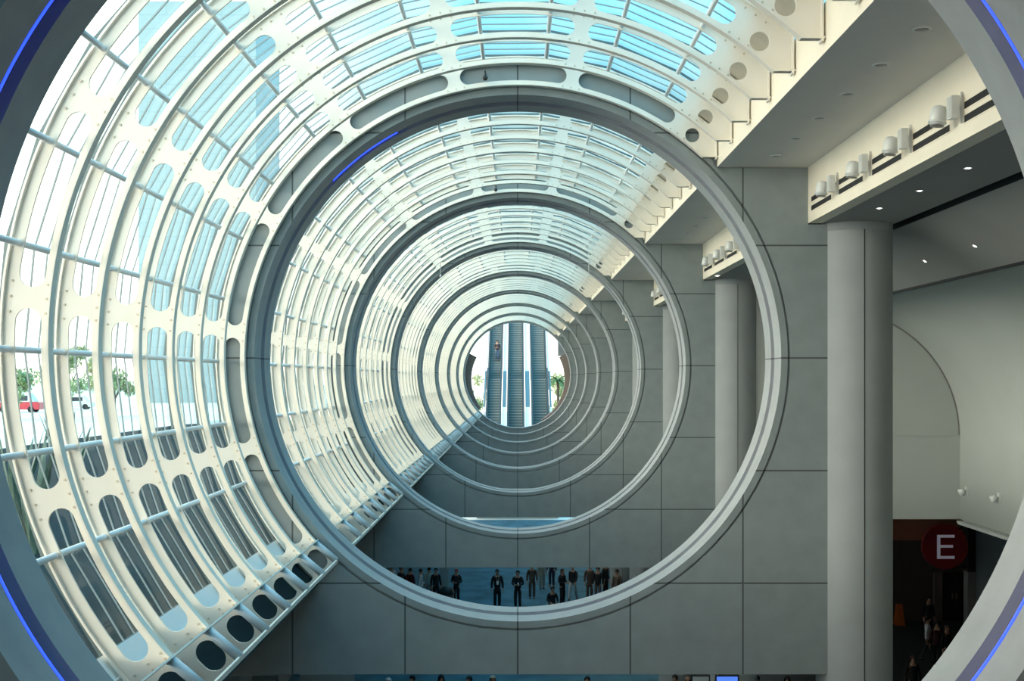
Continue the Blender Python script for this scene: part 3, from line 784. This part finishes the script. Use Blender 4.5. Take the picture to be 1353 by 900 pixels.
# agaves on the terrace
def agave(X, Ytop, Y, lab, seed):
    base = px(X, 600, Y); base.z = 7.4; hgt = CZ+(VY-Ytop)*Y/F-7.4
    t = thing('agave_plant', lab, 'agave', base, 'agaves outside the glass'); rnd = random.Random(seed)
    for k in range(9):
        bm = bmesh.new(); a = k*2*PI/9+rnd.uniform(-.2,.2); lean = rnd.uniform(.08,.42); h = hgt*rnd.uniform(.72,1.0); prev = None
        for i in range(8):
            s = i/7; r = .08+lean*h*s**1.4; w = hgt*.055*(1-s)**.7*(.6+1.2*s if s < .35 else 1.0)+.002
            c0 = Vector((r*math.cos(a), r*math.sin(a), h*s)); sd = Vector((-math.sin(a), math.cos(a), 0)); ou = Vector((math.cos(a), math.sin(a), 0))
            row = [bm.verts.new(c0+sd*w), bm.verts.new(c0+ou*w*.5), bm.verts.new(c0-sd*w), bm.verts.new(c0-ou*w*.15)]
            if prev:
                for q in range(4): bm.faces.new((prev[q],prev[(q+1)%4],row[(q+1)%4],row[q]))
            prev = row
        link('leaf', tomesh(bm), M['agave'], t)
agave(22, 541, 29, 'dark spiky agave outside the lower left glass, closest to the first ring', 1)
agave(44, 548, 24, 'shorter dark spiky agave just right of the closest one', 2)
agave(92, 538, 34, 'tall dark spiky agave outside the second rib gap', 3)
# vehicles
def vehicle(X, Y, lab, name, cat, top, low, long, high, rz):
    base = px(X, 540, Y); base.z = 7.35
    t = thing(name, lab, cat, base, rz=rz)
    w = 1.9
    def prof(p): bm = bmesh.new(); prism_y(bm, p, -w/2, w/2); bmesh.ops.bevel(bm, geom=bm.edges[:], offset=.05, segments=2, affect='EDGES'); return tomesh(bm)
    hl = long/2
    link('body', prof([(-hl,.3),(hl,.3),(hl,high*.5),(hl*.9,high*.56),(-hl,high*.56)]), M[low], t)
    link('cabin', prof([(-hl*.95,high*.55),(hl*.75,high*.55),(hl*.5,high),(-hl*.9,high)]), M[top], t)
    for s in (-1,1):
        bm = bmesh.new(); box(bm, -hl*.8,hl*.48,s*w/2-.02,s*w/2+.02,high*.62,high*.9); link('side_window', tomesh(bm), M['carglass'], t)
    for sx in (-.62,.62):
        for s in (-1,1):
            bm = bmesh.new(); tube(bm, [(hl*sx,s*(w/2-.2),.33),(hl*sx,s*(w/2+.03),.33)], .33, 18); link('wheel', tomesh(bm), M['tyre'], t)
vehicle(26, 128, 'white van with a red lower body parked outside the first rib gap', 'parked_van', 'van', 'carwhite', 'carred', 4.6, 2.0, .1)
vehicle(98, 140, 'white car parked outside the second rib gap beyond the tall agave', 'parked_car', 'car', 'carwhite', 'carwhite', 4.4, 1.6, .2)
YT = 180
p0 = px(183, 8, YT); p1 = px(338, 8, YT)
t = thing('glass_tower', 'blue glass tower seen through the glazing at the upper left', 'tower', (p0.x, YT, 7.35))
bm = bmesh.new(); box(bm, 0, p1.x-p0.x, 0, 18, 0, p0.z-7.35); link('facade', tomesh(bm), M['tower'], t)
bm = bmesh.new(); box(bm, .3, p1.x-p0.x-.3, .3, 17.7, p0.z-7.35, p0.z-7.35+.8); link('parapet', tomesh(bm), M['tower'], t)

# ------------------------------------------------------------------ people
def skin_mesh(verts, edges, radii, root=0, sub=1):
    me = bpy.data.meshes.new('sk'); me.from_pydata(verts, edges, [])
    ob = bpy.data.objects.new('sk', me); C.objects.link(ob)
    md = ob.modifiers.new('skin', 'SKIN'); md.use_smooth_shade = True
    if sub:
        s = ob.modifiers.new('sub', 'SUBSURF'); s.levels = sub; s.render_levels = sub
    lay = me.skin_vertices[0].data
    for i, r in enumerate(radii):
        rr = r if isinstance(r, tuple) else (r, r)
        lay[i].radius = rr; lay[i].use_root = (i == root)
    dg = bpy.context.evaluated_depsgraph_get(); dg.update()
    m2 = bpy.data.meshes.new_from_object(ob.evaluated_get(dg))
    bpy.data.objects.remove(ob); bpy.data.meshes.remove(me)
    m2.materials.clear()
    return m2
class Sk:
    def __init__(s): s.v=[]; s.e=[]; s.r=[]
    def add(s, p, r, par=None):
        s.v.append(tuple(p)); s.r.append(r)
        if par is not None: s.e.append((par, len(s.v)-1))
        return len(s.v)-1
# joints per pose: height 1.75, facing -Y
def pose(kind):
    J = dict(pel=(0,0,.95), waist=(0,0,1.08), chest=(0,.01,1.30), neckb=(0,.02,1.46), neck=(0,.0,1.53), head=(0,-.015,1.64), top=(0,-.005,1.70))
    for s, n in ((-1,'l'),(1,'r')):
        J['sh'+n]=(s*.18,.02,1.41); J['el'+n]=(s*.24,.03,1.13); J['wr'+n]=(s*.26,-.04,.88); J['ha'+n]=(s*.26,-.06,.80)
        J['hip'+n]=(s*.09,0,.92); J['kn'+n]=(s*.10,-.02,.50); J['an'+n]=(s*.10,.02,.09); J['to'+n]=(s*.12,-.13,.035)
    if kind == 'hold':
        for s, n in ((-1,'l'),(1,'r')):
            J['el'+n]=(s*.25,.02,1.14); J['wr'+n]=(s*.09,-.24,1.12); J['ha'+n]=(s*.03,-.29,1.14)
    if kind == 'walk':
        J['knl']=(-.10,-.16,.53); J['anl']=(-.10,-.22,.10); J['tol']=(-.11,-.37,.07)
        J['knr']=(.10,.04,.49); J['anr']=(.10,.26,.13); J['tor']=(.11,.13,.035)
        J['ell']=(-.24,.14,1.15); J['wrl']=(-.25,.12,.90); J['hal']=(-.25,.10,.82)
        J['elr']=(.24,-.08,1.14); J['wrr']=(.24,-.25,.95); J['har']=(.23,-.31,.90)
    if kind == 'sit':
        d = -.47
        for k in ('pel','waist','chest','neckb','neck','head','top'): x,y,z = J[k]; J[k]=(x, y-(.10 if z>1.2 else 0), z+d)
        for n, s in (('l',-1),('r',1)):
            for k in ('sh','el','wr','ha'): x,y,z = J[k+n]; J[k+n]=(x,y-.08,z+d)
            J['el'+n]=(s*.25,-.12,.70); J['wr'+n]=(s*.16,-.34,.58); J['ha'+n]=(s*.13,-.41,.57)
            J['hip'+n]=(s*.10,-.02,.47); J['kn'+n]=(s*.12,-.44,.50); J['an'+n]=(s*.12,-.40,.09); J['to'+n]=(s*.13,-.54,.035)
    return J
def body_mesh(J):
    k = Sk(); pel = k.add(J['pel'], (.14,.10)); wa = k.add(J['waist'], (.125,.09), pel); ch = k.add(J['chest'], (.15,.10), wa)
    nb = k.add(J['neckb'], (.09,.07), ch); ne = k.add(J['neck'], .052, nb); he = k.add(J['head'], (.078,.092), ne); tp = k.add(J['top'], (.066,.078), he)
    h = Vector(J['head'])
    k.add(h+Vector((0,-.112,-.015)), .012, he)
    for n, s in (('l',-1),('r',1)):
        sh = k.add(J['sh'+n], .052, nb); el = k.add(J['el'+n], .042, sh); wr = k.add(J['wr'+n], .028, el); ha = k.add(J['ha'+n], (.034,.020), wr)
        d = (Vector(J['ha'+n])-Vector(J['wr'+n])).normalized(); f = Vector((0,-1,0)) if abs(d.y) < .7 else Vector((s*-.3,0,1)); f = (f-d*f.dot(d)).normalized()
        for q, (off, ln) in enumerate(((-.030,.07),(-.010,.082),(.010,.076),(.028,.06))):
            b = Vector(J['ha'+n])+d*.03+f*off; m_ = k.add(b, .010, ha); m2 = k.add(b+d*ln*.55+Vector((-s*.006,0,0)), .009, m_); k.add(b+d*ln+Vector((-s*.02,0,0)), .0075, m2)
        tb = Vector(J['wr'+n])*.55+Vector(J['ha'+n])*.45-f*.035*(-1); t1 = k.add(tb+f*.01, .011, wr); k.add(tb+f*.03+d*.05, .009, t1)
        hi = k.add(J['hip'+n], .085, pel); kn = k.add(J['kn'+n], .055, hi); an = k.add(J['an'+n], .038, kn); k.add(J['to'+n], (.035,.028), an)
    return skin_mesh(k.v, k.e, k.r, 0, 1)
def top_mesh(J, coat):
    k = Sk(); low = Vector(J['pel'])+Vector((0,0,-.33 if coat else -.08))
    if coat == 2: low = Vector(J['pel'])+Vector((0,-.12,.0))
    a = k.add(J['waist'], (.165,.125)); k.add(low, (.185,.15), a); ch = k.add(J['chest'], (.185,.13), a); nb = k.add(J['neckb'], (.105,.085), ch); k.add(Vector(J['neckb'])+Vector((0,0,.035)), (.07,.065), nb)
    for n in 'lr':
        sh = k.add(J['sh'+n], .072, nb); el = k.add(J['el'+n], .060, sh); k.add(Vector(J['wr'+n])*.92+Vector(J['el'+n])*.08, .045, el)
    return skin_mesh(k.v, k.e, k.r, 0, 1)
def trouser_mesh(J):
    k = Sk(); p = k.add(J['pel'], (.155,.12)); k.add(Vector(J['pel'])*.4+Vector(J['waist'])*.6, (.145,.11), p)
    for n in 'lr':
        h = k.add(J['hip'+n], .10, p); kn = k.add(J['kn'+n], .078, h); k.add(Vector(J['an'+n])+Vector((0,0,.01)), .066, kn)
    return skin_mesh(k.v, k.e, k.r, 0, 1)
def shoe_mesh(J, n):
    k = Sk(); a = k.add(Vector(J['an'+n])+Vector((0,.03,-.04)), .045); b = k.add(Vector(J['an'+n])*.5+Vector(J['to'+n])*.5, .044, a); k.add(J['to'+n], (.042,.032), b)
    return skin_mesh(k.v, k.e, k.r, 0, 1)
def hair_mesh(J, long):
    h = Vector(J['head'])+Vector((0,.012,.038)); bm = bmesh.new()
    bmesh.ops.create_uvsphere(bm, u_segments=18, v_segments=12, radius=1.0)
    for v in list(bm.verts):
        if (v.co.y < -.25 and v.co.z < .25) or (v.co.z < -.55): bm.verts.remove(v)
    for v in bm.verts:
        d = .17 if long and v.co.z < 0 else .02 if v.co.z < 0 else 0
        v.co = Vector((v.co.x*(.094+(.02 if d > .1 else 0)), v.co.y*.108, v.co.z*.092-d*min(1,-v.co.z*2)*(1 if v.co.z < 0 else 0)))+h
    me = tomesh(bm); return me
POSES = {}
for kd in ('stand','hold','walk','sit'):
    J = pose(kd); POSES[kd] = dict(body=body_mesh(J), shirt=top_mesh(J, 2 if kd=='sit' else 0), coat=top_mesh(J, 1) if kd != 'sit' else None, trousers=trouser_mesh(J), shoel=shoe_mesh(J,'l'), shoer=shoe_mesh(J,'r'), hair=hair_mesh(J,False), longhair=hair_mesh(J,True), J=J)
    for v in POSES[kd].values():
        if isinstance(v, bpy.types.Mesh): v.materials.append(None); v.shade_smooth()
PM = {}
def cloth(col):
    if col not in PM: PM[col] = mat('cloth %d' % len(PM), col, 0.85, noise=0.15, nscale=12)
    return PM[col]
SKIN = (0.42,0.24,0.17)
def person(X, Yd, lab, top, bottom, kd='stand', rz=0.0, h=1.75, hair=(0.02,0.015,0.012), long=False, coat=False, z=0.0, group=None, xw=None):
    x = (X-VX)*Yd/F if xw is None else xw
    t = thing('person', lab, 'person', (x, Yd, z), group, rz); t.scale = (h/1.75,)*3
    P = POSES[kd]
    def part(name, me, col):
        o = bpy.data.objects.new(name, me); C.objects.link(o); o.parent = t
        o.material_slots[0].link = 'OBJECT'; o.material_slots[0].material = cloth(col); return o
    part('body', P['body'], SKIN); part('hair', P['longhair' if long else 'hair'], hair)
    part('coat' if coat else 'shirt', P['coat'] if coat else P['shirt'], top); part('trousers', P['trousers'], bottom)
    part('shoe', P['shoel'], (.012,.012,.012)); part('shoe', P['shoer'], (.012,.012,.012))
    return t
BLK = (.012,.012,.014); WHT = (.75,.75,.78); MAR = (.16,.02,.025); BRN = (.09,.055,.04); KHA = (.34,.31,.25); LGR = (.40,.44,.46); NAV = (.02,.025,.05)
def fy(y): return CZ*F/(y-VY)       # distance of a point on the floor seen at height y
g = 'people under the beam of the third ring'
person(517, fy(793), 'person in a white shirt at the left end of the lobby crowd', WHT, BLK, rz=.4, group=g)
person(530, fy(796), 'person in black beside the maroon shirt at the crowd\'s left end', BLK, BLK, 'walk', 1.2, group=g)
person(542, fy(799), 'person in a maroon shirt left of the white jacket', MAR, BRN, rz=2.6, group=g)
person(556, fy(800), 'person in a long white jacket walking near the left of the crowd', WHT, NAV, 'walk', 1.9, coat=True, group=g)
person(567, fy(797), 'person in a pale green shirt right of the white jacket', (.50,.62,.58), LGR, rz=2.9, group=g)
person(576, fy(799), 'person in black between the pale green shirt and the bin', BLK, BLK, rz=.5, group=g)
person(603, fy(800), 'red faced person in black behind the dark bin', BLK, BLK, 'hold', -.4, hair=(.35,.06,.04), group=g)
t_ = person(657, fy(804), 'person in a long black coat with a white badge', BLK, BLK, 'stand', .1, h=1.85, coat=True, group=g)
bm = bmesh.new(); box(bm, -.05,.05,-.19,-.18,1.10,1.26); o = link('badge', tomesh(bm), mat('white card',(.75,.78,.7),.5), t_); o['label'] = 'white name badge'
bm = bmesh.new(); tube(bm, [(-.04,-.185,1.26),(-.07,-.12,1.47)], .006, 6); tube(bm, [(.04,-.185,1.26),(.07,-.12,1.47)], .006, 6); link('lanyard', tomesh(bm), M['lampmetal'], t_)
t_ = person(684, fy(805), 'person all in black holding a small white cup at the crowd\'s middle', BLK, BLK, 'hold', -.2, h=1.83, group=g)
bm = bmesh.new(); lathe_z(bm, [(.028,0),(.036,.11)], 12)
o = link('paper_cup', tomesh(bm), mat('paper cup',(.8,.8,.8),.6), None, t_.location+Vector((0.02,-.36,1.20))); tag(o, 'small white paper cup in the hands of the person in black', 'cup', None, 'thing')
person(703, fy(792), 'person in brown trousers standing behind and right of the cup holder', BRN, BRN, rz=.2, group=g)
person(716, fy(779), 'person in khaki trousers farther back, head hidden by the beam', KHA, KHA, rz=.6, group=g)
person(729, fy(776), 'person in dark blue trousers farther back beside the khaki trousers', NAV, NAV, rz=-.5, group=g)
person(743, fy(800), 'person in black with a bare arm raised forward near the seated one', BLK, BLK, 'hold', .9, hair=(.05,.03,.02), long=True, group=g)
person(729, fy(812), 'person in black sitting low on a stool before the standing group', BLK, BLK, 'sit', .3, group=g)
person(757, fy(794), 'person in a black top and pale grey trousers', BLK, LGR, 'walk', -.5, group=g)
person(779, fy(793), 'person in a brown coat, first of the dark group on the right', BRN, BRN, rz=.2, coat=True, group=g)
person(790, fy(797), 'person in a black suit amid the dark group on the right', BLK, (.10,.085,.09), 'stand', -.3, group=g)
person(800, fy(790), 'person in black trousers behind the brown jacket', BLK, BLK, rz=.9, group=g)
person(815, fy(801), 'person in a brown jacket at the right end of the crowd', (.12,.085,.065), BLK, rz=-.7, coat=True, group=g)
person(843, fy(792), 'person in dark green at the far right end of the lobby crowd', (.02,.05,.045), BLK, rz=.8, group=g)
st = px(729,0,fy(812))
t = thing('low_stool', 'low black stool under the seated person', 'stool', (st.x, fy(812)+.02, 0))
bm = bmesh.new(); lathe_z(bm, [(.17,.34),(.18,.37),(.17,.385)], 20); link('seat', tomesh(bm), M['darkmetal'], t)
for k in range(4):
    a = PI/4+k*PI/2; bm = bmesh.new(); tube(bm, [(.12*math.cos(a),.12*math.sin(a),.35),(.16*math.cos(a),.16*math.sin(a),0)], .015, 8); link('leg', tomesh(bm), M['darkmetal'], t)
# nearer people, only their heads below the wall of the second ring
g = 'people under the beam of the second ring'
for X, Y, lab, tp, hr, lg in ((513, 896, 'person in a white cap and shirt below the second ring wall, left of the row', WHT, (.7,.7,.7), False), (545, 893, 'person in black below the second ring wall, first dark head from the left', BLK, BLK, False), (583, 892, 'person in black below the second ring wall, second dark head from the left', BLK, BLK, True),
        (620, 894, 'person in black with a pale face below the second ring wall', BLK, BLK, False), (651, 893, 'fair haired person below the second ring wall', LGR, (.45,.38,.30), True), (776, 894, 'person in dark clothes below the second ring wall, at its middle', NAV, BLK, False),
        (892, 892, 'person in black left of the red shirt below the second ring wall', BLK, BLK, False), (909, 895, 'person in a red shirt below the second ring wall, beside the screens', (.35,.03,.04), (.3,.2,.15), False), (1000, 893, 'person in dark brown below the second ring wall, near the column', BRN, BLK, False), (1040, 894, 'person in black closest to the big column below the wall', BLK, BLK, True)):
    Yd = (CZ-1.75)*F/(Y-VY); person(X, Yd, lab, tp, BLK, 'stand', random.uniform(-.8,.8), hair=hr, long=lg, group=g)
# people by the E doors
g = 'people by the E doors'
person(1227, (CZ-1.78)*F/(788-VY), 'person in a black shirt in front of the dark doors, facing out', BLK, BLK, 'stand', .2, group=g)
person(1226, (CZ-1.75)*F/(815-VY), 'person in a white shirt below the round red sign', WHT, BLK, 'walk', 1.5, group=g)
person(1238, (CZ-1.68)*F/(824-VY), 'person in dark red right of the white shirt, below the sign', (.06,.012,.012), BLK, 'stand', -.3, group=g)
person(1251, (CZ-1.68)*F/(829-VY), 'bare headed person in black close to the ring edge below the sign', BLK, BLK, 'stand', .5, hair=(.12,.07,.05), group=g)
person(1206, (CZ-1.72)*F/(868-VY), 'brown haired person low beside the big column', BLK, BLK, 'stand', .0, hair=(.10,.06,.05), group=g)
# rider on the left escalator
zr = lambda y: MIDZ+(y-EY2)*TN
yr = EY2+2.45
person(657, yr, 'person in a dark jacket and jeans riding the left escalator', (.03,.028,.035), (.05,.10,.17), 'hold', 0, h=1.88, z=zr(yr)+.05)

# ------------------------------------------------------------------ lobby furniture
for X0, X1, top, m_, lab in ((298,331,893,'banner','pale green display panel below the second ring wall, at its left end'),(333,368,893,'plain','dull grey display panel below the second ring wall, second from its left end'),(396,468,891,'banner','wide pale grey display panel below the second ring wall')):
    Yd = (CZ-2.4)*F/(top-VY); a_ = px(X0,0,Yd).x; b_ = px(X1,0,Yd).x
    t = thing('display_panel', lab, 'panel', ((a_+b_)/2, Yd, 0), 'display panels')
    bm = bmesh.new(); box(bm, -(b_-a_)/2, (b_-a_)/2, -.03,.03, .12, 2.4); link('board', tomesh(bm), M[m_], t)
    for sx in (-.4,.4):
        bm = bmesh.new(); box(bm, sx*(b_-a_)-.03, sx*(b_-a_)+.03, -.25,.25, 0, .12); link('foot', tomesh(bm), M['darkmetal'], t)

Yb = fy(803)
p = px(592, 0, Yb)
t = thing('litter_bin', 'dark round topped litter bin among the lobby crowd', 'bin', (p.x, Yb-1.0, 0))
bm = bmesh.new(); lathe_z(bm, [(.30,0),(.33,.04),(.34,.85)], 28); link('body', tomesh(bm), M['bin'], t)
bm = bmesh.new(); lathe_z(bm, [(.355,.85),(.355,.90),(.33,1.02),(.24,1.13),(.10,1.19),(.01,1.2)], 28); link('domed_lid', tomesh(bm), M['bin'], t)
p = px(587, 0, fy(786))
t = thing('standing_banner', 'pale standing banner behind the dark bin', 'banner', (p.x, fy(786), 0))
bm = bmesh.new(); box(bm, -.22,.22,-.012,.012,.08,2.4); link('sheet', tomesh(bm), M['banner'], t)
bm = bmesh.new(); box(bm, -.25,.25,-.14,.14,0,.08); tube(bm, [(0,.03,.05),(0,.03,2.4)], .015, 8); link('stand', tomesh(bm), M['lampmetal'], t)
for X0, X1, m_, lab in ((913,938,'banner','pale hanging screen low in front of the third ring column, left of the blue one'),(945,976,'screen','blue lit hanging screen low in front of the third ring column')):
    Yd = 27.2; a_ = px(X0,892,Yd); b_ = px(X1,892,Yd); w_ = b_.x-a_.x; zt = a_.z
    t = thing('hanging_screen', lab, 'screen', ((a_.x+b_.x)/2, Yd, zt), 'hanging screens')
    bm = bmesh.new(); box(bm, -w_/2, w_/2, -.03, .05, -.85, 0); link('housing', tomesh(bm), M['darkmetal'], t)
    bm = bmesh.new(); box(bm, -w_/2+.03, w_/2-.03, -.04, -.03, -.82, -.03); link('display', tomesh(bm), M[m_], t)
    bm = bmesh.new()
    for sx in (-.3,.3): tube(bm, [(sx*w_,.02,-.02),(sx*w_,.02,BEAM+.15-zt),(sx*w_,(nearY(2) if X0 < 940 else nearY(2)-.265)-Yd,BEAM+.15-zt)], .015, 8)
    link('hanger', tomesh(bm), M['darkmetal'], t)
p = px(1188, 812, YB-1.0)
t = thing('wet_floor_sign', 'small orange folding floor sign beside the big column', 'floor sign', (p.x, YB-1.0, 0))
for s in (-1,1):
    bm = bmesh.new(); prism_y(bm, [(-.22,0),(.22,0),(.14,.95),(-.14,.95)], -.012, .012)
    o = link('panel', tomesh(bm), M['orange'], t, (0,s*.16,0)); o.rotation_euler = (s*.16,0,0)
